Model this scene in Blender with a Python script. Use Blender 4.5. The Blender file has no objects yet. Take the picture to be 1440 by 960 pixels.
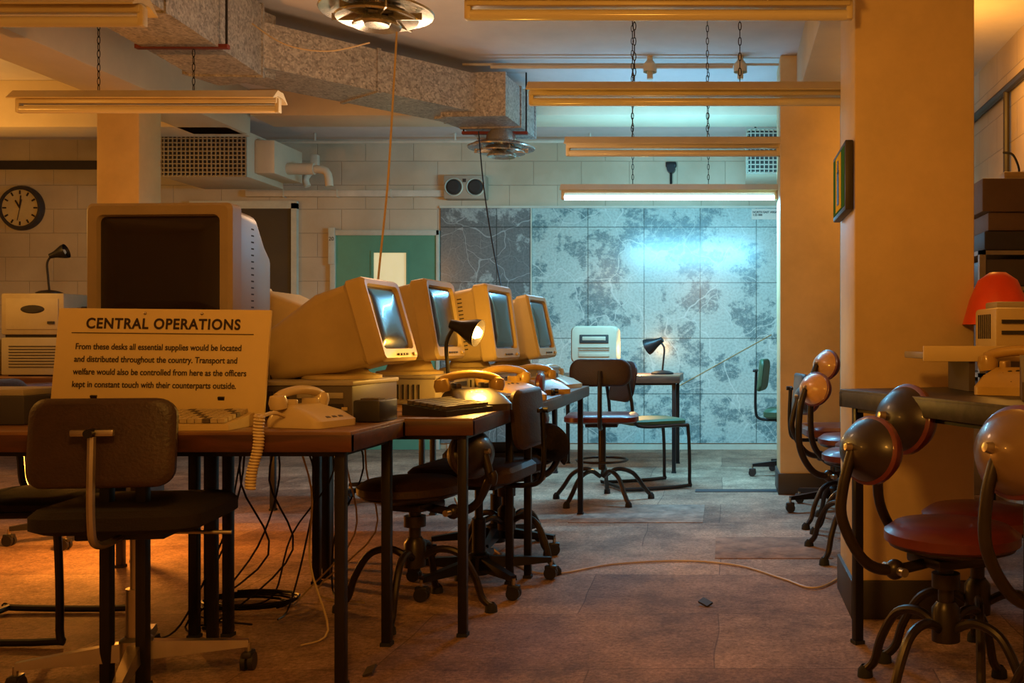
import bpy, bmesh, math, random
from mathutils import Matrix, Vector, Euler
random.seed(7)
scene = bpy.context.scene
scene.view_settings.view_transform = 'Standard'
F = 1400.0; CX = 1020.0; CY = 480.0; CH = 1.01
R = math.radians

# ------------------------------------------------------------ materials
def new_mat(name):
    m = bpy.data.materials.new(name); m.use_nodes = True
    nt = m.node_tree
    return m, nt, nt.nodes, nt.links, nt.nodes["Principled BSDF"]

def mat(name, col, rough=0.5, metal=0.0, var=0.15, scale=6.0, bump=0.0, bscale=60.0, emit=None, estr=0.0, coat=0.0, spec=None):
    m, nt, N, L, bs = new_mat(name)
    tc = N.new("ShaderNodeTexCoord")
    no = N.new("ShaderNodeTexNoise"); no.inputs["Scale"].default_value = scale
    no.inputs["Detail"].default_value = 6; no.inputs["Roughness"].default_value = 0.65
    L.new(tc.outputs["Object"], no.inputs["Vector"])
    cr = N.new("ShaderNodeValToRGB")
    cr.color_ramp.elements[0].position = 0.3; cr.color_ramp.elements[1].position = 0.7
    cr.color_ramp.elements[0].color = tuple(c*(1-var) for c in col)+(1,)
    cr.color_ramp.elements[1].color = tuple(min(1, c*(1+var*0.6)) for c in col)+(1,)
    L.new(no.outputs["Fac"], cr.inputs["Fac"]); L.new(cr.outputs["Color"], bs.inputs["Base Color"])
    mr = N.new("ShaderNodeMapRange")
    mr.inputs["To Min"].default_value = max(0.02, rough-0.1); mr.inputs["To Max"].default_value = min(1, rough+0.12)
    L.new(no.outputs["Fac"], mr.inputs["Value"]); L.new(mr.outputs["Result"], bs.inputs["Roughness"])
    bs.inputs["Metallic"].default_value = metal
    if spec is not None: bs.inputs["Specular IOR Level"].default_value = spec
    if coat: bs.inputs["Coat Weight"].default_value = coat
    if bump:
        n2 = N.new("ShaderNodeTexNoise"); n2.inputs["Scale"].default_value = bscale
        n2.inputs["Detail"].default_value = 4
        L.new(tc.outputs["Object"], n2.inputs["Vector"])
        bp = N.new("ShaderNodeBump"); bp.inputs["Strength"].default_value = bump; bp.inputs["Distance"].default_value = 0.01
        L.new(n2.outputs["Fac"], bp.inputs["Height"]); L.new(bp.outputs["Normal"], bs.inputs["Normal"])
    if emit:
        bs.inputs["Emission Color"].default_value = tuple(emit)+(1,); bs.inputs["Emission Strength"].default_value = estr
    return m

def block_mat(name, col, axis='X'):
    m, nt, N, L, bs = new_mat(name)
    tc = N.new("ShaderNodeTexCoord"); sp = N.new("ShaderNodeSeparateXYZ"); cb = N.new("ShaderNodeCombineXYZ")
    L.new(tc.outputs["Object"], sp.inputs[0])
    L.new(sp.outputs[axis], cb.inputs["X"]); L.new(sp.outputs["Z"], cb.inputs["Y"])
    br = N.new("ShaderNodeTexBrick")
    br.inputs["Scale"].default_value = 1.0; br.inputs["Brick Width"].default_value = 0.45; br.inputs["Row Height"].default_value = 0.225
    br.inputs["Mortar Size"].default_value = 0.005; br.inputs["Mortar Smooth"].default_value = 0.7
    br.inputs["Color1"].default_value = tuple(col)+(1,); br.inputs["Color2"].default_value = tuple(c*0.93 for c in col)+(1,)
    br.inputs["Mortar"].default_value = tuple(c*0.74 for c in col)+(1,)
    L.new(cb.outputs[0], br.inputs["Vector"])
    no = N.new("ShaderNodeTexNoise"); no.inputs["Scale"].default_value = 1.3; no.inputs["Detail"].default_value = 8
    L.new(tc.outputs["Object"], no.inputs["Vector"])
    cr = N.new("ShaderNodeValToRGB"); cr.color_ramp.elements[0].position = .35; cr.color_ramp.elements[1].position = .65
    cr.color_ramp.elements[0].color = (.62, .56, .48, 1); cr.color_ramp.elements[1].color = (1, 1, 1, 1)
    L.new(no.outputs["Fac"], cr.inputs["Fac"])
    mx = N.new("ShaderNodeMix"); mx.data_type = 'RGBA'; mx.blend_type = 'MULTIPLY'; mx.inputs["Factor"].default_value = 0.8
    L.new(br.outputs["Color"], mx.inputs["A"]); L.new(cr.outputs["Color"], mx.inputs["B"]); L.new(mx.outputs["Result"], bs.inputs["Base Color"])
    bs.inputs["Roughness"].default_value = 0.55
    iv = N.new("ShaderNodeMath"); iv.operation = 'SUBTRACT'; iv.inputs[0].default_value = 1.0; L.new(br.outputs["Fac"], iv.inputs[1])
    n2 = N.new("ShaderNodeTexNoise"); n2.inputs["Scale"].default_value = 35; L.new(tc.outputs["Object"], n2.inputs["Vector"])
    ad = N.new("ShaderNodeMath"); ad.operation = 'MULTIPLY_ADD'; ad.inputs[1].default_value = 0.25
    L.new(n2.outputs["Fac"], ad.inputs[0]); L.new(iv.outputs[0], ad.inputs[2])
    bp = N.new("ShaderNodeBump"); bp.inputs["Strength"].default_value = 0.5; bp.inputs["Distance"].default_value = 0.01
    L.new(ad.outputs[0], bp.inputs["Height"]); L.new(bp.outputs["Normal"], bs.inputs["Normal"])
    return m

def floor_mat():
    m, nt, N, L, bs = new_mat("worn_carpet_tiles")
    tc = N.new("ShaderNodeTexCoord")
    nw = N.new("ShaderNodeTexNoise"); nw.inputs["Scale"].default_value = 1.2; L.new(tc.outputs["Object"], nw.inputs["Vector"])
    wv = N.new("ShaderNodeVectorMath"); wv.operation = 'MULTIPLY_ADD'; wv.inputs[1].default_value = (.06, .06, 0)
    L.new(nw.outputs["Color"], wv.inputs[0]); L.new(tc.outputs["Object"], wv.inputs[2])
    br = N.new("ShaderNodeTexBrick"); br.offset = 0.37; br.squash = 1.35; br.squash_frequency = 3
    br.inputs["Scale"].default_value = 1.0; br.inputs["Brick Width"].default_value = 1.05; br.inputs["Row Height"].default_value = 0.62
    br.inputs["Mortar Size"].default_value = 0.004; br.inputs["Mortar Smooth"].default_value = 1.0; br.inputs["Bias"].default_value = 0
    br.inputs["Color1"].default_value = (.72, .52, .38, 1); br.inputs["Color2"].default_value = (.42, .265, .185, 1)
    br.inputs["Mortar"].default_value = (.22, .14, .10, 1)
    L.new(wv.outputs[0], br.inputs["Vector"])
    no = N.new("ShaderNodeTexNoise"); no.inputs["Scale"].default_value = 1.5; no.inputs["Detail"].default_value = 14; no.inputs["Roughness"].default_value = .8
    L.new(tc.outputs["Object"], no.inputs["Vector"])
    cr = N.new("ShaderNodeValToRGB"); cr.color_ramp.elements[0].position = .40; cr.color_ramp.elements[1].position = .60
    cr.color_ramp.elements[0].color = (.40, .34, .30, 1); cr.color_ramp.elements[1].color = (1.15, 1.08, 1.0, 1)
    L.new(no.outputs["Fac"], cr.inputs["Fac"])
    mx = N.new("ShaderNodeMix"); mx.data_type = 'RGBA'; mx.blend_type = 'MULTIPLY'; mx.inputs["Factor"].default_value = 1
    L.new(br.outputs["Color"], mx.inputs["A"]); L.new(cr.outputs["Color"], mx.inputs["B"])
    n3 = N.new("ShaderNodeTexNoise"); n3.inputs["Scale"].default_value = 60; n3.inputs["Detail"].default_value = 6; n3.inputs["Roughness"].default_value = .85
    L.new(tc.outputs["Object"], n3.inputs["Vector"])
    c3 = N.new("ShaderNodeValToRGB"); c3.color_ramp.elements[0].position = .38; c3.color_ramp.elements[1].position = .6
    c3.color_ramp.elements[0].color = (.40, .36, .34, 1); c3.color_ramp.elements[1].color = (1.15, 1.12, 1.1, 1)
    L.new(n3.outputs["Fac"], c3.inputs["Fac"])
    m2 = N.new("ShaderNodeMix"); m2.data_type = 'RGBA'; m2.blend_type = 'MULTIPLY'; m2.inputs["Factor"].default_value = .9
    L.new(mx.outputs["Result"], m2.inputs["A"]); L.new(c3.outputs["Color"], m2.inputs["B"]); L.new(m2.outputs["Result"], bs.inputs["Base Color"])
    bs.inputs["Roughness"].default_value = .72
    bp = N.new("ShaderNodeBump"); bp.inputs["Strength"].default_value = .7; bp.inputs["Distance"].default_value = .01
    L.new(n3.outputs["Fac"], bp.inputs["Height"]); L.new(bp.outputs["Normal"], bs.inputs["Normal"])
    return m

def map_mat(name, light, dark, thr, roadcol, seed=0.0):
    m, nt, N, L, bs = new_mat(name)
    tc = N.new("ShaderNodeTexCoord"); sp = N.new("ShaderNodeSeparateXYZ"); cb = N.new("ShaderNodeCombineXYZ")
    L.new(tc.outputs["Object"], sp.inputs[0]); L.new(sp.outputs["X"], cb.inputs["X"]); L.new(sp.outputs["Z"], cb.inputs["Y"])
    cb.inputs["Z"].default_value = seed
    no = N.new("ShaderNodeTexNoise"); no.inputs["Scale"].default_value = 2.3; no.inputs["Detail"].default_value = 14; no.inputs["Roughness"].default_value = .66
    L.new(cb.outputs[0], no.inputs["Vector"])
    cr = N.new("ShaderNodeValToRGB"); e = cr.color_ramp.elements
    e[0].position = thr-.018; e[1].position = thr+.018; e[0].color = (0, 0, 0, 1); e[1].color = (1, 1, 1, 1)
    L.new(no.outputs["Fac"], cr.inputs["Fac"])
    n2 = N.new("ShaderNodeTexNoise"); n2.inputs["Scale"].default_value = 18; n2.inputs["Detail"].default_value = 8; n2.inputs["Roughness"].default_value = .8
    L.new(cb.outputs[0], n2.inputs["Vector"])
    c2 = N.new("ShaderNodeValToRGB"); c2.color_ramp.elements[0].position = .42; c2.color_ramp.elements[1].position = .50
    L.new(n2.outputs["Fac"], c2.inputs["Fac"])
    mul = N.new("ShaderNodeMix"); mul.data_type = 'RGBA'; mul.blend_type = 'MULTIPLY'; mul.inputs["Factor"].default_value = .75
    L.new(cr.outputs["Color"], mul.inputs["A"]); L.new(c2.outputs["Color"], mul.inputs["B"])
    mixc = N.new("ShaderNodeMix"); mixc.data_type = 'RGBA'
    mixc.inputs["A"].default_value = tuple(light)+(1,); mixc.inputs["B"].default_value = tuple(dark)+(1,)
    L.new(mul.outputs["Result"], mixc.inputs["Factor"])
    n4 = N.new("ShaderNodeTexNoise"); n4.inputs["Scale"].default_value = 50; n4.inputs["Detail"].default_value = 6
    L.new(cb.outputs[0], n4.inputs["Vector"])
    c4 = N.new("ShaderNodeValToRGB"); c4.color_ramp.elements[0].position = .4; c4.color_ramp.elements[1].position = .55
    c4.color_ramp.elements[0].color = (.78, .79, .79, 1)
    L.new(n4.outputs["Fac"], c4.inputs["Fac"])
    mm = N.new("ShaderNodeMix"); mm.data_type = 'RGBA'; mm.blend_type = 'MULTIPLY'; mm.inputs["Factor"].default_value = .8
    L.new(mixc.outputs["Result"], mm.inputs["A"]); L.new(c4.outputs["Color"], mm.inputs["B"])
    prev = mm.outputs["Result"]
    for sc, w, f in ((2.0, .006, .6), (6.0, .010, .3)):
        nd = N.new("ShaderNodeTexNoise"); nd.inputs["Scale"].default_value = 3; L.new(cb.outputs[0], nd.inputs["Vector"])
        vm = N.new("ShaderNodeVectorMath"); vm.operation = 'MULTIPLY_ADD'; vm.inputs[1].default_value = (.35, .35, 0)
        L.new(nd.outputs["Color"], vm.inputs[0]); L.new(cb.outputs[0], vm.inputs[2])
        vo = N.new("ShaderNodeTexVoronoi"); vo.feature = 'DISTANCE_TO_EDGE'; vo.inputs["Scale"].default_value = sc
        L.new(vm.outputs[0], vo.inputs["Vector"])
        lt = N.new("ShaderNodeMath"); lt.operation = 'LESS_THAN'; lt.inputs[1].default_value = w
        L.new(vo.outputs["Distance"], lt.inputs[0])
        fm = N.new("ShaderNodeMath"); fm.operation = 'MULTIPLY'; fm.inputs[1].default_value = f; L.new(lt.outputs[0], fm.inputs[0])
        mr = N.new("ShaderNodeMix"); mr.data_type = 'RGBA'; mr.inputs["B"].default_value = tuple(roadcol)+(1,)
        L.new(fm.outputs[0], mr.inputs["Factor"]); L.new(prev, mr.inputs["A"]); prev = mr.outputs["Result"]
    br = N.new("ShaderNodeTexBrick"); br.offset = 0
    br.inputs["Scale"].default_value = 1; br.inputs["Brick Width"].default_value = .525; br.inputs["Row Height"].default_value = .52
    br.inputs["Mortar Size"].default_value = .0045; br.inputs["Mortar Smooth"].default_value = 0
    br.inputs["Color1"].default_value = (1, 1, 1, 1); br.inputs["Color2"].default_value = (.86, .9, .92, 1); br.inputs["Mortar"].default_value = (.2, .25, .25, 1)
    L.new(cb.outputs[0], br.inputs["Vector"])
    mg = N.new("ShaderNodeMix"); mg.data_type = 'RGBA'; mg.blend_type = 'MULTIPLY'; mg.inputs["Factor"].default_value = .8
    L.new(prev, mg.inputs["A"]); L.new(br.outputs["Color"], mg.inputs["B"])
    L.new(mg.outputs["Result"], bs.inputs["Base Color"]); bs.inputs["Roughness"].default_value = .2
    return m

def galv_mat():
    m, nt, N, L, bs = new_mat("galvanised_steel")
    tc = N.new("ShaderNodeTexCoord"); vo = N.new("ShaderNodeTexVoronoi"); vo.inputs["Scale"].default_value = 85
    L.new(tc.outputs["Object"], vo.inputs["Vector"])
    no = N.new("ShaderNodeTexNoise"); no.inputs["Scale"].default_value = 22; no.inputs["Detail"].default_value = 12; no.inputs["Roughness"].default_value = .85
    L.new(tc.outputs["Object"], no.inputs["Vector"])
    cr = N.new("ShaderNodeValToRGB"); cr.color_ramp.elements[0].position = .32; cr.color_ramp.elements[1].position = .70
    cr.color_ramp.elements[0].color = (.16, .15, .14, 1); cr.color_ramp.elements[1].color = (.60, .56, .51, 1)
    mx = N.new("ShaderNodeMix"); mx.data_type = 'RGBA'; mx.inputs["Factor"].default_value = .72
    L.new(vo.outputs["Color"], mx.inputs["A"]); L.new(no.outputs["Fac"], mx.inputs["B"])
    L.new(mx.outputs["Result"], cr.inputs["Fac"]); L.new(cr.outputs["Color"], bs.inputs["Base Color"])
    bs.inputs["Metallic"].default_value = .4; bs.inputs["Roughness"].default_value = .45
    return m

def wood_mat(name, a, b, rough=.38):
    m, nt, N, L, bs = new_mat(name)
    tc = N.new("ShaderNodeTexCoord"); mp = N.new("ShaderNodeMapping"); mp.inputs["Scale"].default_value = (3, 22, 22)
    L.new(tc.outputs["Object"], mp.inputs["Vector"])
    no = N.new("ShaderNodeTexNoise"); no.inputs["Scale"].default_value = 1.4; no.inputs["Detail"].default_value = 8; no.inputs["Distortion"].default_value = .6
    L.new(mp.outputs[0], no.inputs["Vector"])
    cr = N.new("ShaderNodeValToRGB"); cr.color_ramp.elements[0].position = .35; cr.color_ramp.elements[1].position = .7
    cr.color_ramp.elements[0].color = tuple(a)+(1,); cr.color_ramp.elements[1].color = tuple(b)+(1,)
    L.new(no.outputs["Fac"], cr.inputs["Fac"]); L.new(cr.outputs["Color"], bs.inputs["Base Color"])
    bs.inputs["Roughness"].default_value = rough
    return m

M_wall = block_mat("painted_blockwork", (.66, .57, .41), 'X')
M_wallR = block_mat("painted_blockwork_side", (.66, .54, .38), 'Y')
M_floor = floor_mat()
M_ceil = mat("ceiling_paint", (.66, .61, .59), .8, var=.16, scale=1.2)
M_pillar = mat("pillar_cream_paint", (.68, .51, .26), .5, var=.18, scale=2.0, bump=.12, bscale=14)
M_beam = mat("beam_cream_paint", (.64, .54, .38), .6, var=.12, scale=2)
M_map = map_mat("wall_map_print", (.46, .60, .56), (.17, .28, .29), .515, (.62, .74, .70), 0.0)
M_map2 = map_mat("wall_map_print_dark", (.17, .20, .20), (.40, .47, .45), .54, (.42, .5, .5), 4.0)
M_galv = galv_mat()
M_wood = wood_mat("desk_top_laminate", (.13, .06, .03), (.27, .14, .065))
M_edge = wood_mat("desk_edge_hardwood", (.045, .017, .010), (.11, .037, .018))
M_darktop = wood_mat("dark_desk_top", (.02, .016, .014), (.05, .04, .035), .45)
M_blk = mat("black_steel", (.014, .012, .013), .38, .3, var=.3)
M_blkp = mat("black_plastic", (.02, .018, .018), .42, var=.3)
M_rub = mat("rubber", (.015, .015, .015), .8)
M_crt = mat("aged_beige_plastic", (.58, .44, .20), .45, var=.16, scale=3, bump=.05, bscale=200)
M_crt2 = mat("grey_beige_plastic", (.36, .31, .23), .5, var=.10, scale=3)
M_crt3 = mat("pale_cream_plastic", (.42, .35, .24), .5, var=.08)
M_taupe = mat("taupe_plastic", (.32, .25, .17), .45, var=.10)
M_glass = mat("crt_glass", (.016, .010, .011), .2, var=.1, coat=.2)
M_slot = mat("vent_slot_dark", (.03, .025, .02), .8)
M_key = mat("key_plastic_cream", (.46, .37, .22), .5)
M_keyd = mat("key_plastic_dark", (.09, .07, .055), .5)
M_brown = mat("brown_vinyl", (.038, .018, .015), .5, var=.3, scale=14, bump=.2, bscale=120)
M_seat = mat("dark_seat_fabric", (.013, .008, .012), .9, var=.3, bump=.3, bscale=200)
M_maroon = mat("maroon_vinyl", (.13, .022, .018), .38, var=.3, scale=8, coat=.2)
M_green = mat("green_vinyl", (.035, .09, .045), .5)
M_chrome = mat("dull_chrome", (.50, .44, .36), .3, .9, var=.15)
M_alu = mat("spun_aluminium", (.60, .57, .50), .25, .75, var=.1)
M_shell = mat("enamel_shell_black", (.022, .013, .013), .36, .0, var=.3, coat=.12)
M_shelly = mat("enamel_shell_ochre", (.66, .36, .12), .3, .0, var=.25, coat=.3)
M_brass = mat("enamel_shell_brass", (.20, .125, .06), .3, .2, var=.2, coat=.3)
M_legbr = mat("bronze_painted_steel", (.035, .026, .022), .34, .4, var=.3)
M_sign = mat("sign_board_cream", (.68, .53, .25), .55, var=.06, scale=3)
M_ink = mat("sign_ink", (.03, .015, .010), .6)
M_phone = mat("phone_cream", (.58, .46, .26), .3, var=.05, coat=.3)
M_phoneo = mat("phone_ochre", (.50, .32, .08), .3, coat=.3)
M_phoned = mat("phone_dark", (.05, .035, .03), .3, coat=.3)
M_trough = mat("fitting_cream_enamel", (.64, .55, .36), .35, var=.08)
M_tubeoff = mat("tube_unlit_glass", (.70, .64, .50), .15, var=.02)
M_tubeon = mat("tube_lit_glass", (.9, .95, 1), .3, emit=(.46, .76, 1.0), estr=3.0)
M_bulb = mat("bulb_lit_glass", (1, .9, .7), .3, emit=(1, .66, .24), estr=12)
M_doorg = mat("door_green_paint", (.10, .33, .22), .45, var=.08)
M_frame = mat("door_frame_paint", (.56, .57, .46), .5)
M_pane = mat("wired_glass_lit", (.8, .75, .5), .2, emit=(1, .82, .42), estr=.45)
M_paper = mat("paper_white", (.70, .66, .56), .8)
M_pipe = mat("conduit_paint", (.60, .54, .42), .5)
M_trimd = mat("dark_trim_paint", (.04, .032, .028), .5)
M_cardbox = mat("archive_box_dark", (.045, .04, .045), .6)
M_cardbrn = mat("archive_box_brown", (.17, .105, .06), .7, var=.2)
M_metalgrey = mat("cabinet_grey_enamel", (.38, .31, .21), .45)
M_orange = mat("orange_red_plastic", (.80, .08, .02), .35)
M_white = mat("clock_face", (.60, .48, .24), .5)
M_cable = mat("cable_cream", (.60, .45, .24), .5)
M_grille = mat("grille_metal", (.34, .29, .22), .5, .3)
M_postg = mat("poster_green", (.06, .20, .08), .9, spec=0)
M_posty = mat("poster_yellow", (.80, .55, .08), .9, spec=0)
M_red = mat("red_oxide", (.20, .03, .02), .6)

# ------------------------------------------------------------ mesh builder
class B:
    def __init__(s): s.bm = bmesh.new(); s.mats = []; s.M = Matrix.Identity(4)
    def mi(s, m):
        if m not in s.mats: s.mats.append(m)
        return s.mats.index(m)
    def add(s, b2, m, M=None):
        bmesh.ops.recalc_face_normals(b2, faces=b2.faces)
        if M is not None: bmesh.ops.transform(b2, matrix=M, verts=b2.verts)
        bmesh.ops.transform(b2, matrix=s.M, verts=b2.verts)
        i = s.mi(m)
        for f in b2.faces: f.material_index = i
        me = bpy.data.meshes.new("t"); b2.to_mesh(me); b2.free(); s.bm.from_mesh(me); bpy.data.meshes.remove(me)
    def box(s, c, size, m, bev=0.0, rot=(0, 0, 0), seg=2):
        b = bmesh.new(); bmesh.ops.create_cube(b, size=1)
        for v in b.verts: v.co = Vector((v.co.x*size[0], v.co.y*size[1], v.co.z*size[2]))
        if bev > 0: bmesh.ops.bevel(b, geom=list(b.edges), offset=min(bev, min(size)*.49), segments=seg, affect='EDGES', profile=.5)
        s.add(b, m, Matrix.Translation(c) @ Euler(rot).to_matrix().to_4x4())
    def box2(s, x0, x1, y0, y1, z0, z1, m, bev=0.0):
        s.box(((x0+x1)/2, (y0+y1)/2, (z0+z1)/2), (abs(x1-x0), abs(y1-y0), abs(z1-z0)), m, bev)
    def loft(s, secs, m, caps=True, M=None):
        b = bmesh.new(); rows = [[b.verts.new(p) for p in sec] for sec in secs]; n = len(rows[0])
        for a, c in zip(rows, rows[1:]):
            for i in range(n):
                j = (i+1) % n; b.faces.new((a[i], a[j], c[j], c[i]))
        if caps: b.faces.new(rows[0][::-1]); b.faces.new(rows[-1])
        s.add(b, m, M)
    def tube(s, pts, r, m, n=8, smooth=0, r2=None):
        P = [Vector(p) for p in pts]
        if smooth:
            Q = []
            for i in range(len(P)-1):
                p0 = P[max(i-1, 0)]; p1 = P[i]; p2 = P[i+1]; p3 = P[min(i+2, len(P)-1)]
                for k in range(smooth):
                    t = k/smooth
                    Q.append(.5*((2*p1)+(p2-p0)*t+(2*p0-5*p1+4*p2-p3)*t*t+(-p0+3*p1-3*p2+p3)*t**3))
            Q.append(P[-1]); P = Q
        secs = []; up = None
        for i, p in enumerate(P):
            t = (P[min(i+1, len(P)-1)]-P[max(i-1, 0)])
            if t.length < 1e-9: t = Vector((0, 0, 1))
            t.normalize()
            if up is None:
                up = Vector((0, 0, 1)) if abs(t.z) < .9 else Vector((1, 0, 0))
            a = up-t*up.dot(t)
            if a.length < 1e-5: a = t.orthogonal()
            a.normalize(); up = a; c = t.cross(a)
            rr = r if r2 is None else r+(r2-r)*i/(len(P)-1)
            secs.append([p+a*math.cos(2*math.pi*k/n)*rr+c*math.sin(2*math.pi*k/n)*rr for k in range(n)])
        s.loft(secs, m)
    def cyl(s, a, b, r, m, n=16, r2=None): s.tube([a, b], r, m, n, 0, r2)
    def lathe(s, prof, m, c=(0, 0, 0), n=24, rot=(0, 0, 0), sx=1, sy=1):
        b = bmesh.new(); rows = []
        for r, z in prof:
            if r < 1e-6: rows.append([b.verts.new((0, 0, z))])
            else: rows.append([b.verts.new((r*sx*math.cos(2*math.pi*k/n), r*sy*math.sin(2*math.pi*k/n), z)) for k in range(n)])
        for a, d in zip(rows, rows[1:]):
            for k in range(n):
                j = (k+1) % n
                if len(a) == 1 and len(d) == 1: continue
                if len(a) == 1: b.faces.new((a[0], d[k], d[j]))
                elif len(d) == 1: b.faces.new((a[k], a[j], d[0]))
                else: b.faces.new((a[k], a[j], d[j], d[k]))
        s.add(b, m, Matrix.Translation(c) @ Euler(rot).to_matrix().to_4x4())
    def ball(s, c, r, m, sc=(1, 1, 1), rot=(0, 0, 0)):
        b = bmesh.new(); bmesh.ops.create_uvsphere(b, u_segments=20, v_segments=12, radius=r)
        for v in b.verts: v.co = Vector((v.co.x*sc[0], v.co.y*sc[1], v.co.z*sc[2]))
        s.add(b, m, Matrix.Translation(c) @ Euler(rot).to_matrix().to_4x4())
    def finish(s, name, loc=(0, 0, 0), rz=0.0, ang=38):
        me = bpy.data.meshes.new(name); s.bm.to_mesh(me); s.bm.free()
        for m in s.mats: me.materials.append(m)
        me.shade_smooth()
        try: me.set_sharp_from_angle(angle=R(ang))
        except Exception: pass
        o = bpy.data.objects.new(name, me); o.location = loc; o.rotation_euler = (0, 0, rz)
        bpy.context.collection.objects.link(o); return o

def rrect(w, h, r, y, n=4, cz=0.0, cx=0.0):
    pts = []
    for (sx, sz, a0) in ((1, 1, 0), (-1, 1, 90), (-1, -1, 180), (1, -1, 270)):
        for k in range(n+1):
            a = R(a0+90*k/n)
            pts.append((cx+sx*(w/2-r)+r*math.cos(a), y, cz+sz*(h/2-r)+r*math.sin(a)))
    return pts
def rrectz(w, d, r, z, n=4, cx=0, cy=0):
    return [(p[0]+cx, p[2]+cy, z) for p in rrect(w, d, r, 0, n)]
def P(px, py, sc): return ((px-CX)/sc, F/sc, CH-(py-CY)/sc)

# ------------------------------------------------------------ room shell
XL, XR, YB, YF, H = -7.4, 1.78, -1.6, F/150.0, 2.9
def slab(name, x0, x1, y0, y1, z0, z1, m, bev=0):
    b = B(); b.box2(x0, x1, y0, y1, z0, z1, m, bev); return b.finish(name)
slab("floor", XL-.15, XR+.15, YB-.15, YF+.15, -.12, 0, M_floor)
slab("ceiling", XL-.15, XR+.15, YB-.15, YF+.15, H, H+.12, M_ceil)
slab("wall_far", XL-.15, XR+.15, YF, YF+.15, 0, H, M_wall)
slab("wall_near", XL-.15, XR+.15, YB-.15, YB, 0, H, M_wall)
slab("wall_left", XL-.15, XL, YB, YF, 0, H, M_wallR)
slab("wall_right", XR, XR+.15, YB, YF, 0, H, M_wallR)
slab("baseboard_far", -2.6, XR, YF-.02, YF, 0, .05, M_frame)
slab("trim_far_band", XL, -4.0, YF-.03, YF, 2.62, 2.70, M_trimd)
b = B(); b.box2(-3.56, .44, 7.45, 7.85, 2.70, H, M_beam, .008); b.finish("trim_cross_beam")
b = B(); b.box2(.47, .88, YB, 7.0, 2.60, H, M_beam, .008); b.finish("trim_beam_right")
b = B(); b.box2(-3.98, -3.57, YB, 7.45, 2.56, H, M_beam, .008); b.finish("trim_beam_left")
b = B(); b.box2(XL, -3.6, 7.2, 7.55, 2.56, H, M_beam, .008); b.finish("trim_beam_far_left")
def pillar(x0, x1, y0, y1, top):
    b = B(); b.box2(x0, x1, y0, y1, 0, top, M_pillar, .012)
    t = .012
    b.box2(x0-t, x1+t, y0-t, y1+t, 0, .14, M_trimd, .004)
    b.finish("pillar")
pillar(.47, .91, 3.63, 4.07, H)
pillar(.36, .76, 6.57, 6.97, H)
pillar(-3.95, -3.68, 6.25, 6.50, H)
b = B(); b.tube([(XR-.03, 1.5, 2.58), (XR-.03, 8.9, 2.58)], .025, M_trimd); b.tube([(XR-.03, 6.2, 2.58), (XR-.03, 6.2, 0.9)], .02, M_trimd)
b.finish("wall_conduit")

# wall map
z0, z1 = .06, CH+187/150
b = B(); b.box2(0, 2.35, 0, .02, z0, z1, M_map); o = b.finish("wall_map", (-1.81, YF-.021, 0))
b = B(); b.box2(0, .85, 0, .02, z0, z1, M_map2); b.finish("wall_map", (-2.665, YF-.021, 0))
b = B()
b.box2(-2.67, -1.81, YF-.035, YF-.021, z1-.0, z1+.02, M_frame)
b.box2(-1.81, .55, YF-.035, YF-.021, z1, z1+.02, M_frame)
b.box2(-1.82, -1.808, YF-.035, YF-.018, z0, z1, M_frame)
b.finish("trim_map_edging")

def text(name, body, size, loc, rot, m, parent=None, ex=.0006, off=0.0, sx=1.0, align='LEFT', sp=1.0):
    cu = bpy.data.curves.new(name, 'FONT'); cu.body = body; cu.size = size; cu.extrude = ex; cu.offset = off
    cu.align_x = align; cu.space_character = sp
    o = bpy.data.objects.new(name, cu); bpy.context.collection.objects.link(o)
    bpy.context.view_layer.update()
    dg = bpy.context.evaluated_depsgraph_get(); me = bpy.data.meshes.new_from_object(o.evaluated_get(dg))
    bpy.data.objects.remove(o)
    me.materials.clear(); me.materials.append(m)
    o = bpy.data.objects.new(name, me); bpy.context.collection.objects.link(o)
    o.location = loc; o.rotation_euler = rot; o.scale = (sx, 1, 1)
    if parent: o.parent = parent
    return o
b = B(); b.box((0, 0, 0), (.25, .004, .10), M_paper); tl = b.finish("map_title_label", (.37, YF-.026, 2.20))
text("title_lettering", "NORTH EAST AREA\n1:25 000", .026, (-.115, -.003, .01), (R(90), 0, 0), M_ink, tl, off=.0008)
b = B(); b.tube([P(950, 545, 150.5), P(1085, 470, 150.5)], .0025, M_phoneo); b.finish("map_marker_string")

# door
b = B()
dx0, dx1, dz = -3.64, -2.70, 2.0
b.box2(dx0-.05, dx0, YF-.05, YF, 0, dz+.05, M_frame, .004); b.box2(dx1, dx1+.03, YF-.05, YF, 0, dz+.05, M_frame, .004)
b.box2(dx0-.05, dx1+.03, YF-.05, YF, dz, dz+.05, M_frame, .004)
wx0, wx1, wz0, wz1 = -3.29, -2.98, 1.38, 1.84
b.box2(dx0, wx0, YF-.03, YF-.004, 0, dz, M_doorg); b.box2(wx1, dx1, YF-.03, YF-.004, 0, dz, M_doorg)
b.box2(wx0, wx1, YF-.03, YF-.004, 0, wz0, M_doorg); b.box2(wx0, wx1, YF-.03, YF-.004, wz1, dz, M_doorg)
b.box2(wx0, wx1, YF-.015, YF-.004, wz0, wz1, M_pane)
for (a, c, d, e) in ((wx0-.02, wx0, wz0-.02, wz1+.02), (wx1, wx1+.02, wz0-.02, wz1+.02), (wx0, wx1, wz0-.02, wz0), (wx0, wx1, wz1, wz1+.02)):
    b.box2(a, c, YF-.04, YF-.02, d, e, M_doorg)
b.box2(wx1-.13, wx1-.02, YF-.022, YF-.014, wz0, wz0+.12, M_paper)
b.box2(-3.09, -3.06, YF-.03, YF-.02, wz0+.02, wz0+.10, M_blk)
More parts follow.
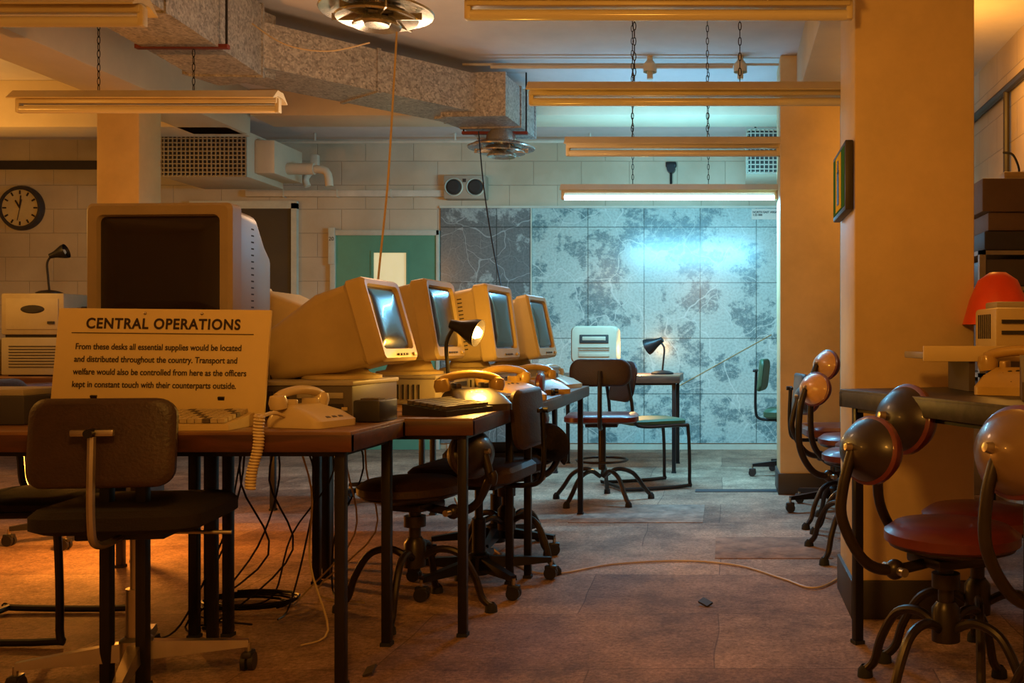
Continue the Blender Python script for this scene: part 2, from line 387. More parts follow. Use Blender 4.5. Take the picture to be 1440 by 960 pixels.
b.cyl((dx1-.08, YF-.03, 1.0), (dx1-.08, YF-.08, 1.0), .012, M_chrome); b.box((dx1-.13, YF-.08, 1.0), (.12, .015, .02), M_chrome, .004)
b.finish("door_1")
b = B(); b.box((0, 0, 0), (.06, .01, .34), M_frame, .003); o = b.finish("door_number_plate", (dx0-.03, YF-.056, 1.9))
text("number", "20", .05, (-.025, -.006, .05), (R(90), 0, 0), M_ink, o)

# ------------------------------------------------------------ ducts
def duct(secs):
    b = B()
    for (p, q, w, z0, z1) in secs:
        p = Vector(p); q = Vector(q); d = (q-p).normalized(); n = Vector((-d.y, d.x))*w/2
        mk = lambda c, zz0, zz1, k=1: [(c.x-n.x*k, c.y-n.y*k, zz0), (c.x+n.x*k, c.y+n.y*k, zz0), (c.x+n.x*k, c.y+n.y*k, zz1), (c.x-n.x*k, c.y-n.y*k, zz1)]
        b.loft([mk(p, z0, z1), mk(q, z0, z1)], M_galv)
        for t in (0.015, .5, .985):
            c = p+(q-p)*t; c1 = c-d*.012; c2 = c+d*.012
            b.loft([mk(c1, z0-.01, z1+.01, 1.04), mk(c2, z0-.01, z1+.01, 1.04)], M_galv)
    return b
b = duct([((-2.60, 3.3), (-2.74, 5.5), .38, 2.47, 2.86), ((-2.76, 5.55), (-1.75, 6.75), .42, 2.52, 2.77), ((-1.66, 6.55), (-1.60, 7.3), .42, 2.50, 2.77)])
b.box((-2.77, 5.56, 2.665), (.40, .26, .36), M_galv, rot=(0, 0, R(-18)))
b.box((-1.70, 6.78, 2.64), (.44, .32, .27), M_galv, rot=(0, 0, R(-18)))
for x, y in ((-2.70, 4.95), (-1.62, 7.0)):
    b.box((x, y, 2.475), (.46, .03, .02), M_red)
    b.cyl((x-.22, y, 2.47), (x-.22, y, H), .006, M_blk); b.cyl((x+.22, y, 2.47), (x+.22, y, H), .006, M_blk)
b.finish("ventilation_duct", ang=25)

def diffuser(x, y, z, ztop):
    b = B()
    b.lathe([(.07, ztop-z), (.07, .16), (.1, .12), (.12, .05), (.09, .05)], M_alu, n=32)
    for r0, r1, zz in ((.10, .235, .045), (.07, .17, .015), (.03, .10, -.015)):
        b.lathe([(r0, zz+.03), (r1*.8, zz+.012), (r1, zz-.012), (r1-.004, zz-.02), (r0, zz+.01)], M_alu, n=36)
    b.lathe([(0, -.03), (.05, -.028), (.055, -.015), (0, -.01)], M_alu, n=24)
    for a in range(6):
        c, s_ = math.cos(a*math.pi/3), math.sin(a*math.pi/3); b.box((c*.12, s_*.12, .01), (.14, .006, .03), M_alu, rot=(0, 0, a*math.pi/3))
    b.finish("ceiling_diffuser", (x, y, z))
diffuser(-1.575, 7.0, 2.34, 2.49); diffuser(-1.47, 4.2, 2.37, H)

def ventbox(x0, x1, y0, y1, z0, z1, nx, nz, body):
    b = B()
    b.box2(x0, x1, y0+.02, y1, z0, z1, body, .006)
    b.box2(x0+.015, x1-.015, y0+.012, y0+.02, z0+.015, z1-.015, M_slot)
    for i in range(nx+1):
        x = x0+(x1-x0)*i/nx; b.box((x, y0+.006, (z0+z1)/2), (.009, .012, z1-z0), M_grille)
    for i in range(nz+1):
        z = z0+(z1-z0)*i/nz; b.box(((x0+x1)/2, y0+.003, z), (x1-x0, .010, .009), M_grille)
    return b
b = ventbox(-4.66, -3.95, 8.2, 8.9, 2.37, 2.75, 20, 11, M_beam)
b.box2(-3.95, -3.78, 8.35, 8.9, 2.42, 2.70, M_beam, .01)
b.cyl((-3.78, 8.6, 2.5), (-3.55, 8.6, 2.5), .05, M_beam); b.tube([(-3.6, 8.6, 2.5), (-3.45, 8.6, 2.48), (-3.42, 8.6, 2.35)], .035, M_beam, 10, 4)
for x in (-4.5, -4.1): b.cyl((x, 8.5, 2.74), (x, 8.5, H), .008, M_blk)
b.finish("air_vent_unit")
b = ventbox(.17, .60, 8.0, 8.6, 2.36, 2.72, 12, 10, M_beam)
for x in (.25, .5): b.cyl((x, 8.3, 2.7), (x, 8.3, H), .008, M_blk)
b.finish("air_vent_unit")

# conduits
b = B()
b.tube([P(360, 200, 155), P(640, 199, 155), P(1046, 199, 155)], .014, M_pipe)
for x in (443, 640, 830): b.tube([P(x, 200, 155), (P(x, 200, 155)[0], F/155, H)], .009, M_pipe)
b.box(P(443, 230, 155), (.07, .06, .16), M_pipe, .01); b.tube([P(443, 235, 155), P(430, 250, 155), P(433, 262, 155)], .03, M_frame, 10, 3)
b.finish("conduit_pipe")
b = B(); x0 = P(340, 271, 152)[0]; x1 = P(640, 271, 152)[0]; b.box2(x0, x1, YF-.06, YF, 2.36, 2.42, M_pipe, .005)
for k in range(4): b.box2(x0+.35+k*.5, x0+.36+k*.5, YF-.063, YF, 2.355, 2.425, M_frame)
b.finish("cable_trunking")
b = B(); p0 = P(690, 93, 212); p1 = P(1052, 90, 212)
b.tube([(p0[0], p0[1], 2.83), (p1[0]-.1, p1[1], 2.83)], .013, M_pipe); b.tube([(p0[0]-.2, p0[1]+.05, 2.86), (.4, p0[1]+.05, 2.86)], .01, M_pipe)
for x in (-.5, .1):
    b.lathe([(.045, -.03), (.045, .02), (.02, .05), (.02, .075)], M_trough, (x, p0[1], 2.825)); b.cyl((x, p0[1], 2.75), (x, p0[1], 2.8), .02, M_trough)
b.finish("conduit_pipe")

b = B(); b.box((0, 0, 0), (.39, .12, .22), M_crt2, .012)
for x in (-.1, .1):
    b.lathe([(0, .02), (.05, .02), (.072, .0), (.075, -.02)], M_slot, (x, -.062, 0), rot=(R(90), 0, 0)); b.lathe([(.072, 0), (.08, .012), (.088, 0)], M_frame, (x, -.06, 0), rot=(R(90), 0, 0))
b.box((0, -.062, .06), (.03, .01, .03), M_ink)
b.finish("loudspeaker_box", (P(653, 265, 152)[0], YF-.059, 2.44))
b = B(); b.cyl((0, 0, 0), (0, -.08, 0), .04, M_blk); b.tube([(0, -.05, 0), (0, -.05, -.18)], .012, M_blk); b.box((0, -.03, .04), (.1, .06, .05), M_blk, .01)
b.finish("wall_bracket", (P(944, 240, 150)[0], YF, 2.62))

# clock
b = B(); b.lathe([(0, .0), (.205, 0), (.21, .03), (.195, .06), (.175, .062), (.17, .045)], M_trimd, rot=(R(90), 0, 0), n=40)
b.lathe([(0, .045), (.172, .045)], M_white, rot=(R(90), 0, 0), n=40)
for k in range(12):
    a = k*math.pi/6; b.box((.145*math.sin(a), -.049, .145*math.cos(a)), (.014, .004, .035), M_ink, rot=(0, a, 0))
b.box((.005, -.052, .055), (.010, .004, .12), M_ink, rot=(0, R(5), 0)); b.box((-.02, -.053, .035), (.014, .004, .08), M_ink, rot=(0, R(-30), 0))
b.box((.0, -.055, -.02), (.005, .003, .2), M_ink, rot=(0, R(12), 0))
b.finish("wall_clock", (P(33, 293, 150)[0], YF, CH+187/150))

# ------------------------------------------------------------ fluorescent battens
def chain(b, x, y, z0, z1):
    n = int((z1-z0)/.034)
    for k in range(n):
        z = z0+.017+k*(z1-z0)/n; pts = []
        for a in range(9):
            t = a*2*math.pi/8; u = .007*math.cos(t); v = .021*math.sin(t)
            pts.append((x+(u if k % 2 else 0), y+(0 if k % 2 else u), z+v))
        b.tube(pts, .0022, M_blk, 4)
def batten(x0, x1, y, z, lit=False, chains=(.15, .85), ctop=(H, H)):
    b = B(); L = x1-x0
    prof = lambda x: [(x, -.08, -.005), (x, -.03, .04), (x, .03, .04), (x, .08, -.005), (x, .076, -.009), (x, .028, .012), (x, -.028, .012), (x, -.076, -.009)]
    b.loft([prof(0), prof(L)], M_trough)
    b.box2(.01, L-.01, -.025, .025, -.02, .015, M_trough, .004)
    for x in (0.012, L-.012):
        b.box((x, 0, -.03), (.022, .035, .07), M_trough, .005)
    b.cyl((.02, 0, -.048), (L-.02, 0, -.048), .019, M_tubeon if lit else M_tubeoff, 14)
    for c, t in zip(chains, ctop): chain(b, c*L, 0, .04, t-z)
    return b.finish("fluorescent_light", (x0, y, z), ang=30)
batten(-.92, .60, F/300, 2.18, chains=(.325, .65))
batten(-.90, .31, F/249, 2.12, chains=(.31, .66))
batten(-.92, .45, F/398, 2.21)
batten(-1.13, .36, F/204, 2.05, lit=True, chains=(.33, .68))
batten(-3.52, -2.21, F/283, 2.21, chains=(.31, .67), ctop=(H, 2.46))
batten(-3.5, -2.09, F/390, 2.21, chains=(.15, .94))

# ------------------------------------------------------------ tables
def table(name, x0, x1, y0, y1, z=.75, rz=0, loc=None, inset=.03, top=None, edge=None):
    top = top or M_wood; edge = edge or M_edge
    cx, cy = (x0+x1)/2, (y0+y1)/2; w = x1-x0; d = y1-y0; b = B()
    b.box((0, 0, z-.012), (w, d, .024), top, .003)
    b.box((0, -d/2+.011, z-.034), (w+.002, .024, .050), edge, .002); b.box((0, d/2-.011, z-.034), (w+.002, .024, .050), edge, .002)
    b.box((-w/2+.011, 0, z-.034), (.024, d-.004, .050), edge, .002); b.box((w/2-.011, 0, z-.034), (.024, d-.004, .050), edge, .002)
    for sx in (-1, 1):
        for sy in (-1, 1):
            x = sx*(w/2-inset-.015); y = sy*(d/2-inset-.015)
            b.box((x, y, (z-.02)/2), (.03, .03, z-.02), M_blk, .003); b.box((x, y, .006), (.036, .036, .012), M_rub)
    for sy in (-1, 1): b.box((0, sy*(d/2-inset-.015), z-.06), (w-.1, .02, .03), M_blk)
    for sx in (-1, 1): b.box((sx*(w/2-inset-.015), 0, z-.06), (.02, d-.1, .03), M_blk)
    return b.finish(name, (cx, cy, 0) if loc is None else loc, rz)
table("office_table", -1.75, -1.08, 2.87, 3.355)
table("office_table", -3.7, -1.765, 2.87, 3.44)
table("office_table", -1.75, -.855, 3.37, 4.2)
table("office_table", -1.75, -.80, 4.215, 5.85)
table("office_table", -2.75, -1.77, 3.46, 4.5)
table("office_table", -2.75, -1.77, 4.52, 6.0)
table("office_table", -1.35, -.35, 7.6, 8.3)
table("office_table", -5.6, -4.2, 4.6, 5.3)
table("office_table", -6.6, -4.6, 7.35, 8.1)

# ------------------------------------------------------------ CRT monitors (front faces -Y)
def crt(name, loc, rz, w, h, dep, tilt=8, m=M_crt, stand=.06, side_vents=True, unit=0.0, uw=.42, ud=.40, unitmat=None):
    b = B(); um = unitmat or M_crt2
    if unit > 0:
        b.box((0, ud/2-.03, unit/2), (uw, ud, unit), um, .008)
        b.box((0, ud/2-.03, unit-.006), (uw+.006, ud+.006, .014), M_crt2, .003)
        b.box((uw*.22, -.032, unit*.62), (uw*.36, .006, .02), M_slot); b.box((uw*.22, -.032, unit*.3), (uw*.36, .006, .015), M_slot)
        b.box((-uw*.3, -.033, unit*.5), (.03, .008, .02), M_keyd, .002)
        for k in range(6): b.box((-uw*.08, -.032, unit*(.2+k*.11)), (uw*.16, .004, .005), M_slot)
        for sx in (-1, 1):
            for k in range(12): b.box((sx*uw*.5, ud*.1+k*ud*.055, unit*.45), (.004, ud*.02, unit*.5), M_slot)
    z0 = unit
    if stand > 0:
        b.lathe([(0, 0), (.14, 0), (.14, .012), (.10, .02), (.08, stand+.03), (0, stand+.03)], m, (0, dep*.42, z0), n=28)
    cz = z0+stand+h/2
    b.M = Matrix.Translation((0, dep*.4, cz)) @ Matrix.Rotation(R(-tilt), 4, 'X') @ Matrix.Translation((0, -dep*.4, -cz))
    def rr(W, Hh, r, y, dz=0): return rrect(W, Hh, r, y, 4, cz+dz)
    sw, sh, so = w*.82, h*.74, h*.03
    b.loft([rr(sw, sh, .02, .018, so), rr(sw+.012, sh+.012, .022, -.002, so), rr(w-.02, h-.02, .02, -.004), rr(w, h, .02, .008), rr(w, h, .02, .06),
            rr(w*.95, h*.94, .03, .075), rr(w*.93, h*.92, .04, dep*.42, -.0), rr(w*.66, h*.66, .04, dep*.82, -h*.04), rr(w*.56, h*.56, .04, dep, -h*.06), rr(w*.5, h*.5, .04, dep+.004, -h*.06)], m, caps=False)
    b.loft([rr(w*.5, h*.5, .04, dep+.003, -h*.06), rr(.02, .02, .005, dep+.003, -h*.06)], m)
    b.loft([rr(sw+.004, sh+.004, .02, .014, so), rr(sw*.9, sh*.9, .02, .006, so), rr(sw*.6, sh*.6, .02, .0015, so), rr(sw*.2, sh*.2, .01, 0, so)], M_glass)
    b.box((w*.36, -.008, cz-h*.43), (.03, .008, .014), m, .003)
    for k in range(4): b.box((-w*.1+k*.028, -.007, cz-h*.43), (.014, .006, .008), M_keyd, .001)
    if side_vents:
        for sx in (-1, 1):
            for k in range(14):
                zz = cz+h*.34-k*h*.05
                b.box((sx*w*.4655, dep*.26, zz), (.003, dep*.22, .005), M_slot)
        for k in range(9):
            b.box((0, dep*.18+k*.014, cz+h*.462), (w*.6, .005, .003), M_slot)
    return b.finish(name, loc, rz, ang=30)
crt("crt_monitor", (-1.88, 3.30, .75), R(-3), .50, .45, .46, 0, m=M_taupe, stand=.07, unit=.20, uw=.48, ud=.46)
b = B(); b.box((0, 0, .055), (.46, .42, .11), M_keyd, .006); b.box((0, 0, .116), (.47, .43, .016), M_crt2, .004)
for k in range(20): b.box((-.20+k*.011, -.212, .055), (.005, .004, .07), M_slot)
b.box((.12, -.212, .075), (.16, .006, .02), M_crt2, .002); b.box((.12, -.212, .04), (.16, .006, .014), M_slot); b.box((.205, -.214, .03), (.02, .006, .012), M_crt, .002)
b.finish("desktop_computer", (-1.49, 3.60, .751), R(-2))
crt("crt_monitor", (-1.215, 3.64, .876), R(88), .35, .31, .45, 16, stand=.010, side_vents=False)
crt("crt_monitor", (-1.20, 4.28, .75), R(86), .35, .34, .38, 10, unit=.12, stand=.04)
crt("crt_monitor", (-1.06, 4.76, .75), R(84), .37, .36, .40, 8, unit=.12, stand=.03)
crt("crt_monitor", (-.985, 5.38, .75), R(84), .34, .34, .40, 12, unit=.12, stand=.02)
crt("crt_monitor", (-2.10, 4.25, .75), R(-92), .37, .34, .50, 6, unit=.10, stand=.04, side_vents=False)
crt("crt_monitor", (-2.4, 5.2, .75), R(-95), .37, .34, .42, 6, unit=.0, stand=.05)
crt("crt_monitor", (-5.35, 4.8, .75), R(20), .37, .34, .42, 6, m=M_crt3, unit=.0, stand=.05)

b = B(); w, h = .36, .29
b.box((0, .1, .03), (.30, .28, .06), M_crt3, .01); b.lathe([(.1, 0), (.08, .05)], M_crt3, (0, .12, .05))
cz = .09+h/2
rr = lambda W, Hh, r, y, dz=0: rrect(W, Hh, r, y, 5, cz+dz)
b.loft([rr(w-.06, h-.05, .03, -.002), rr(w-.02, h-.02, .04, 0.0), rr(w, h, .045, .02), rr(w, h, .045, .2), rr(w*.8, h*.8, .05, .33), rr(w*.75, h*.75, .05, .335)], M_crt3)
b.box((0, -.004, cz+.045), (w*.62, .008, .065), M_slot, .003); b.box((0, -.006, cz+.048), (w*.5, .008, .03), M_crt3, .003)
b.box((0, -.005, cz-.075), (w*.66, .008, .035), M_crt3, .003)
for k in range(3): b.box((0, -.006, cz-.02-k*.016), (w*.66, .006, .004), M_crt2)
b.finish("data_terminal", (-1.01, 7.66, .75), 0)

# ------------------------------------------------------------ keyboards
def keyboard(loc, rz, m=M_crt, km=M_key, w=.46):
    b = B()
    b.loft([[(-w/2, -.09, 0), (w/2, -.09, 0), (w/2, -.09, .018), (-w/2, -.09, .018)], [(-w/2, .09, 0), (w/2, .09, 0), (w/2, .09, .04), (-w/2, .09, .04)]], m)
    for r in range(6):
        for c in range(18):
            if r == 0 and 4 < c < 10: continue
            x = -w/2+.025+c*(w-.05)/17; y = -.07+r*.028; z = .02+(y+.09)/.18*.022+.006
            b.box((x, y, z), (.019, .02, .012), km if (c+r) % 5 else M_keyd, .0, (R(7), 0, 0))
    b.box((0, -.07, .029), (.12, .02, .012), km)
    return b.finish("computer_keyboard", loc, rz)
keyboard((-1.66, 2.975, .751), R(3), w=.42)
keyboard((-.99, 4.1, .751), R(80), M_crt, M_keyd, .36)
keyboard((-1.0, 3.60, .751), R(72), M_blkp, M_keyd, .3)
keyboard((-2.9, 3.2, .751), 0, M_crt3, M_key)

# ------------------------------------------------------------ sign
sw, sh = .672, .352
b = B(); b.box((0, 0, sh/2), (sw, .012, sh), M_sign, .002)
b.box((0, -.0072, sh-.078), (.575, .002, .0022), M_ink)
b.box((-.2, .05, .10), (.02, .13, .02), M_blk, rot=(R(30), 0, 0)); b.box((.2, .05, .10), (.02, .13, .02), M_blk, rot=(R(30), 0, 0))
for x in (-.06, .12): b.ball((x, -.007, sh-.014), .005, M_chrome)
sign = b.finish("information_sign", (-1.765, 3.09, .762)); sign.rotation_euler = (R(-7), R(.6), R(-1))
text("heading", "CENTRAL OPERATIONS", .046, (0, -.0075, sh-.063), (R(90), 0, 0), M_ink, sign, off=.0012, align='CENTER', sp=1.12, sx=.91)
for i, ln in enumerate(["From these desks all essential supplies would be located", "and distributed throughout the country. Transport and",
        "welfare would also be controlled from here as the officers", "kept in constant touch with their counterparts outside."]):
    text("body_text", ln, .0275, (-.272, -.0075, sh-.130-i*.0395), (R(90), 0, 0), M_ink, sign, off=.0003, sx=.84)

# ------------------------------------------------------------ phones
def phone(loc, rz, m, hm, sc=1.0, dial=True):
    b = B(); b.M = Matrix.Scale(sc, 4)
    b.loft([rrectz(.2, .22, .03, 0), rrectz(.2, .22, .03, .022), rrectz(.18, .16, .03, .05, cy=.02), rrectz(.15, .08, .02, .068, cy=.05), rrectz(.14, .07, .02, .072, cy=.05)], m)
    if dial:
        b.lathe([(0, .014), (.03, .014), (.055, .006), (.06, 0)], m, (0, -.045, .036), rot=(R(22), 0, 0))
        for k in range(10):
            a = k*R(30); b.lathe([(0, .002), (.007, 0)], hm if hm != m else M_slot, (.042*math.cos(a), -.045+.037*math.sin(a), .050+.014*math.sin(a)), rot=(R(22), 0, 0), n=8)
    else:
        for i in range(4):
            for j in range(3): b.box((-.03+j*.03, -.085+i*.024, .030+i*.007), (.02, .016, .012), M_keyd, .002, (R(18), 0, 0))
    for x in (-.05, .05): b.box((x, .05, .078), (.02, .06, .025), m, .005)
    b.tube([(-.105, .05, .098), (-.07, .05, .112), (0, .05, .12), (.07, .05, .112), (.105, .05, .098)], .015, hm, 10, 5)
    for x in (-.1, .1): b.lathe([(0, -.03), (.026, -.028), (.03, -.008), (.024, .014), (0, .022)], hm, (x, .05, .09), n=18, rot=(0, R(8 if x > 0 else -8), 0))
    return b.finish("desk_telephone", loc, rz)
phone((-1.27, 3.06, .751), R(72), M_phone, M_phone, .92, dial=False)
phone((-.95, 4.42, .751), R(50), M_phoneo, M_phoneo, 1.15)
phone((-.96, 3.82, .751), R(35), M_phoned, M_phoneo, 1.1)
phone((-.92, 4.95, .751), R(50), M_phoneo, M_phoneo, 1.1)
phone((-.94, 5.6, .751), R(70), M_phone, M_phone, 1.0)
b = B(); b.box((0, 0, .035), (.09, .14, .07), M_blkp, .006); b.box((.0, -.02, .072), (.06, .05, .006), M_keyd); b.finish("card_index_box", (-1.145, 3.26, .751), R(-5))
b = B(); pts = []
for k in range(220):
    t = k/219; z = .80-.21*t; a = t*24*2*math.pi
    off = .0 if t > .2 else (.2-t)*.5
    pts.append((-1.345+.012*math.cos(a)+.012*math.sin(t*5), 2.845+off*.3+.012*math.sin(a), z))
b.tube(pts, .0045, M_phone, 5)
b.tube([(-1.34, 2.85, .79), (-1.33, 2.93, .80), (-1.32, 3.0, .78)], .006, M_phone, 6, 5)
b.finish("telephone_cord")

# ------------------------------------------------------------ desk lamps
def desk_lamp(loc, rz, lit=True, h=.34, power=6, headtilt=55, m=M_blk, col=(1, .55, .16), hs=.85):
    b = B()
    b.lathe([(0, 0), (.09, 0), (.09, .012), (.06, .025), (.015, .032), (0, .034)], m, n=28)
    b.tube([(0, 0, .02), (-.01, 0, h*.45), (-.015, 0, h*.8), (.02, 0, h)], .008, m, 8, 6)
    b.ball((.02, 0, h), .014, m)
    M0 = Matrix.Translation((.03, 0, h)) @ Matrix.Rotation(R(headtilt), 4, 'Y') @ Matrix.Scale(hs, 4)
    b.M = M0
    b.lathe([(0, -.035), (.022, -.034), (.028, 0.0), (.034, .02), (.062, .085), (.066, .11), (.063, .11), (.058, .086), (.03, .022), (0, .02)], m, n=28)
    if lit: b.lathe([(0, .125), (.018, .12), (.03, .1), (.028, .075), (.014, .045), (.012, .02)], M_bulb, n=18)
    else: b.lathe([(0, .105), (.018, .1), (.028, .085), (.014, .045), (.012, .02)], M_tubeoff, n=18)
    o = b.finish("desk_lamp", loc, rz)
    if lit:
        l = bpy.data.lights.new("lamp_bulb_light", 'POINT'); l.energy = power; l.color = col; l.shadow_soft_size = .03
        lo = bpy.data.objects.new("lamp_bulb_light", l); bpy.context.collection.objects.link(lo)
        lo.parent = o; lo.location = M0 @ Vector((0, 0, .165))
    return o
desk_lamp((-1.10, 3.98, .751), R(-8), True, .32, 15, 108, col=(1, .50, .07))
desk_lamp((-.50, 7.9, .751), R(165), True, .26, 14, 115, hs=1.0)
desk_lamp((-5.16, 7.6, 1.371), R(10), False, .30, 0, 70)

# ------------------------------------------------------------ chairs
def castor(b, x, y, m=M_blkp):
    b.cyl((x-.018, y, .028), (x-.004, y, .028), .027, m, 16); b.cyl((x+.004, y, .028), (x+.018, y, .028), .027, m, 16)
    b.box((x, y, .05), (.03, .05, .02), m, .006); b.cyl((x, y, .05), (x, y, .085), .008, M_chrome, 8)
def pad(b, w, h, t, c, m, r=.05, rot=(0, 0, 0), curve=.0, n=6):
    M = b.M.copy(); b.M = M @ Matrix.Translation(c) @ Euler(rot).to_matrix().to_4x4()
    secs = []
    for k, (y, s_) in enumerate(((-t/2, .86), (-t*.42, .95), (-t*.2, 1), (t*.2, 1), (t*.42, .95), (t/2, .86))):
        pts = rrect(w*s_, h*s_, r*s_, y, n)
        secs.append([(p[0], p[1]+curve*(p[0]/(w/2))**2, p[2]) for p in pts])
    b.loft(secs, m); b.M = M
def seatpad(b, w, d, t, z, m, r=.08, cy=0):
    b.loft([rrectz(w*.9, d*.9, r, z-t/2, 5, cy=cy), rrectz(w, d, r, z-t*.3, 5, cy=cy), rrectz(w, d, r, z+t*.2, 5, cy=cy), rrectz(w*.93, d*.93, r, z+t*.45, 5, cy=cy), rrectz(w*.6, d*.6, r*.7, z+t*.52, 5, cy=cy)], m)

def swivel_chair(loc, rz, mb=M_brown, ms=M_seat, bw=.37, bh=.24, bz=.74, legs=5, base=M_chrome, la=0, R0=.30, col=M_chrome, seatz=.475):
    b = B()
    seatpad(b, .46, .43, .07, seatz, ms, cy=.02)
    b.box((0, 0, seatz-.05), (.24, .22, .025), M_blk, .004)
    pad(b, bw, bh, .035, (0, -.235, bz), mb, .05, (R(-6), 0, 0), .03)
    b.tube([(0, -.08, seatz-.055), (0, -.24, seatz-.05), (0, -.275, seatz+.03), (0, -.27, bz+.02)], .011, col, 8, 5)
    b.box((0, -.268, bz+.03), (.11, .014, .018), col, .004); b.cyl((0, -.26, bz+.03), (0, -.295, bz+.03), .012, M_blk)
    b.cyl((0, 0, .10), (0, 0, .28), .028, base); b.cyl((0, 0, .27), (0, 0, seatz-.05), .017, col)
    b.lathe([(.0, .05), (.045, .05), (.045, .13), (.03, .14)], base)
    for k in range(legs):
        a = R(la)+k*2*math.pi/legs; c, s_ = math.cos(a), math.sin(a)
        d = Vector((c, s_, 0)); n = Vector((-s_, c, 0))
        mk = lambda rr_, hw, za, zb: [tuple(d*rr_-n*hw+Vector((0, 0, za))), tuple(d*rr_+n*hw+Vector((0, 0, za))), tuple(d*rr_+n*hw*.8+Vector((0, 0, zb))), tuple(d*rr_-n*hw*.8+Vector((0, 0, zb)))]
        b.loft([mk(.02, .022, .07, .125), mk(R0, .015, .075, .095)], base)
        castor(b, R0*c, R0*s_)
    b.tube([(.05, 0, seatz-.06), (.26, .02, seatz-.07)], .006, col)
    return b.finish("swivel_chair", loc, rz)
swivel_chair((-1.745, 2.95, 0), R(8), bw=.38, bh=.245, bz=.733, legs=4, la=14, R0=.30, seatz=.505)
swivel_chair((-1.02, 4.12, 0), R(84), M_brown, M_brown, bz=.70, legs=5, base=M_blk, col=M_blk, la=10)
swivel_chair((-1.10, 4.78, 0), R(100), M_maroon, M_seat, bz=.74, legs=5, base=M_blk, col=M_blk, la=30)
swivel_chair((-2.15, 6.35, 0), R(160), M_brown, M_green, bz=.7, legs=5, base=M_blk, col=M_blk)
swivel_chair((-3.3, 5.1, 0), R(-95), M_brown, M_green, bz=.68, legs=5, base=M_blk, col=M_blk, la=25)
swivel_chair((-4.1, 4.4, 0), R(-70), M_green, M_green, bz=.7, legs=5, base=M_blk, col=M_blk)
swivel_chair((.66, 6.0, 0), R(-85), M_brown, M_maroon, bz=.70, legs=5, base=M_blk, col=M_blk)
swivel_chair((.50, 7.5, 0), R(-100), M_green, M_green, bz=.76, legs=5, base=M_blk, col=M_blk)

def posture_chair(loc, rz, shell=M_shell, padm=M_maroon, bz=.76, la=45, sz=.46, pw=.78, name="posture_chair", lm=M_legbr):
    b = B()
    b.lathe([(0, -.03), (.17, -.03), (.2, -.01), (.2, .015), (.17, .035), (.08, .042), (0, .044)], padm, (0, .02, sz), n=32, sy=.92)
    b.lathe([(0, -.045), (.12, -.045), (.185, -.025), (.19, -.012)], lm, (0, .02, sz), n=32, sy=.92)
    M = b.M.copy(); b.M = Matrix.Translation((0, -.25, bz)) @ Matrix.Rotation(R(-10), 4, 'X') @ Matrix.Diagonal((pw, pw*1.05, pw, 1))
    prof = [(0, .075), (.045, .07), (.09, .052), (.125, .022), (.135, 0), (.128, -.006)]
    b.lathe(prof, shell, rot=(R(90), 0, 0), n=32, sx=1.2, sy=.82)
    b.lathe([(0, -.06), (.06, -.058), (.11, -.042), (.140, -.012), (.143, .006), (.13, .012), (0, .012)], padm, rot=(R(90), 0, 0), n=32, sx=1.2, sy=.82)
    b.lathe([(0, .095), (.012, .093), (.016, .07)], M_chrome, rot=(R(90), 0, 0), n=12)
    b.M = M
    b.tube([(0, -.02, sz-.06), (0, -.18, sz-.075), (0, -.27, sz-.04), (0, -.335, sz+.07), (0, -.335, bz-.10), (0, -.305, bz)], .0155, lm, 10, 6)
    b.ball((0, -.17, sz-.075), .028, lm); b.cyl((-.05, -.17, sz-.075), (.05, -.17, sz-.075), .012, M_chrome)
    b.cyl((0, 0, .18), (0, 0, sz-.03), .022, lm); b.lathe([(0, .16), (.04, .17), (.04, .26), (.025, .28)], lm); b.box((0, 0, sz-.06), (.16, .16, .03), lm, .008)
    b.cyl((0, 0, sz-.14), (0, 0, sz-.10), .04, lm)
    for k in range(4):
        a = R(la)+k*math.pi/2; c, s_ = math.cos(a), math.sin(a)
        pr = [(.02, .20), (.09, .235), (.17, .215), (.225, .13), (.25, .055), (.285, .02)]
        b.tube([(c*r_, s_*r_, z_) for r_, z_ in pr], .0135, lm, 9, 5)
        b.lathe([(0, 0), (.024, 0), (.022, .022), (.012, .035)], M_rub, (c*.285, s_*.285, 0), n=14)
    return b.finish(name, loc, rz)
posture_chair((.62, 2.80, 0), R(-66), bz=.715, la=20, pw=.80)
posture_chair((.78, 3.08, 0), R(-72), bz=.775, la=60, pw=.92)
posture_chair((.92, 2.42, 0), R(-70), M_brass, bz=.75, la=30, pw=.95)
posture_chair((.63, 4.72, 0), R(-60), M_shelly, M_maroon, bz=.79, la=20, pw=.68)
posture_chair((.74, 5.15, 0), R(-66), M_shelly, M_maroon, bz=.89, la=50, pw=.68)
posture_chair((.68, 5.5, 0), R(-70), M_shell, M_maroon, bz=.70, la=10)
posture_chair((-1.16, 3.72, 0), R(70), M_shell, M_brown, bz=.60, la=20)
posture_chair((-.98, 4.46, 0), R(140), M_shell, M_seat, bz=.54, la=10)

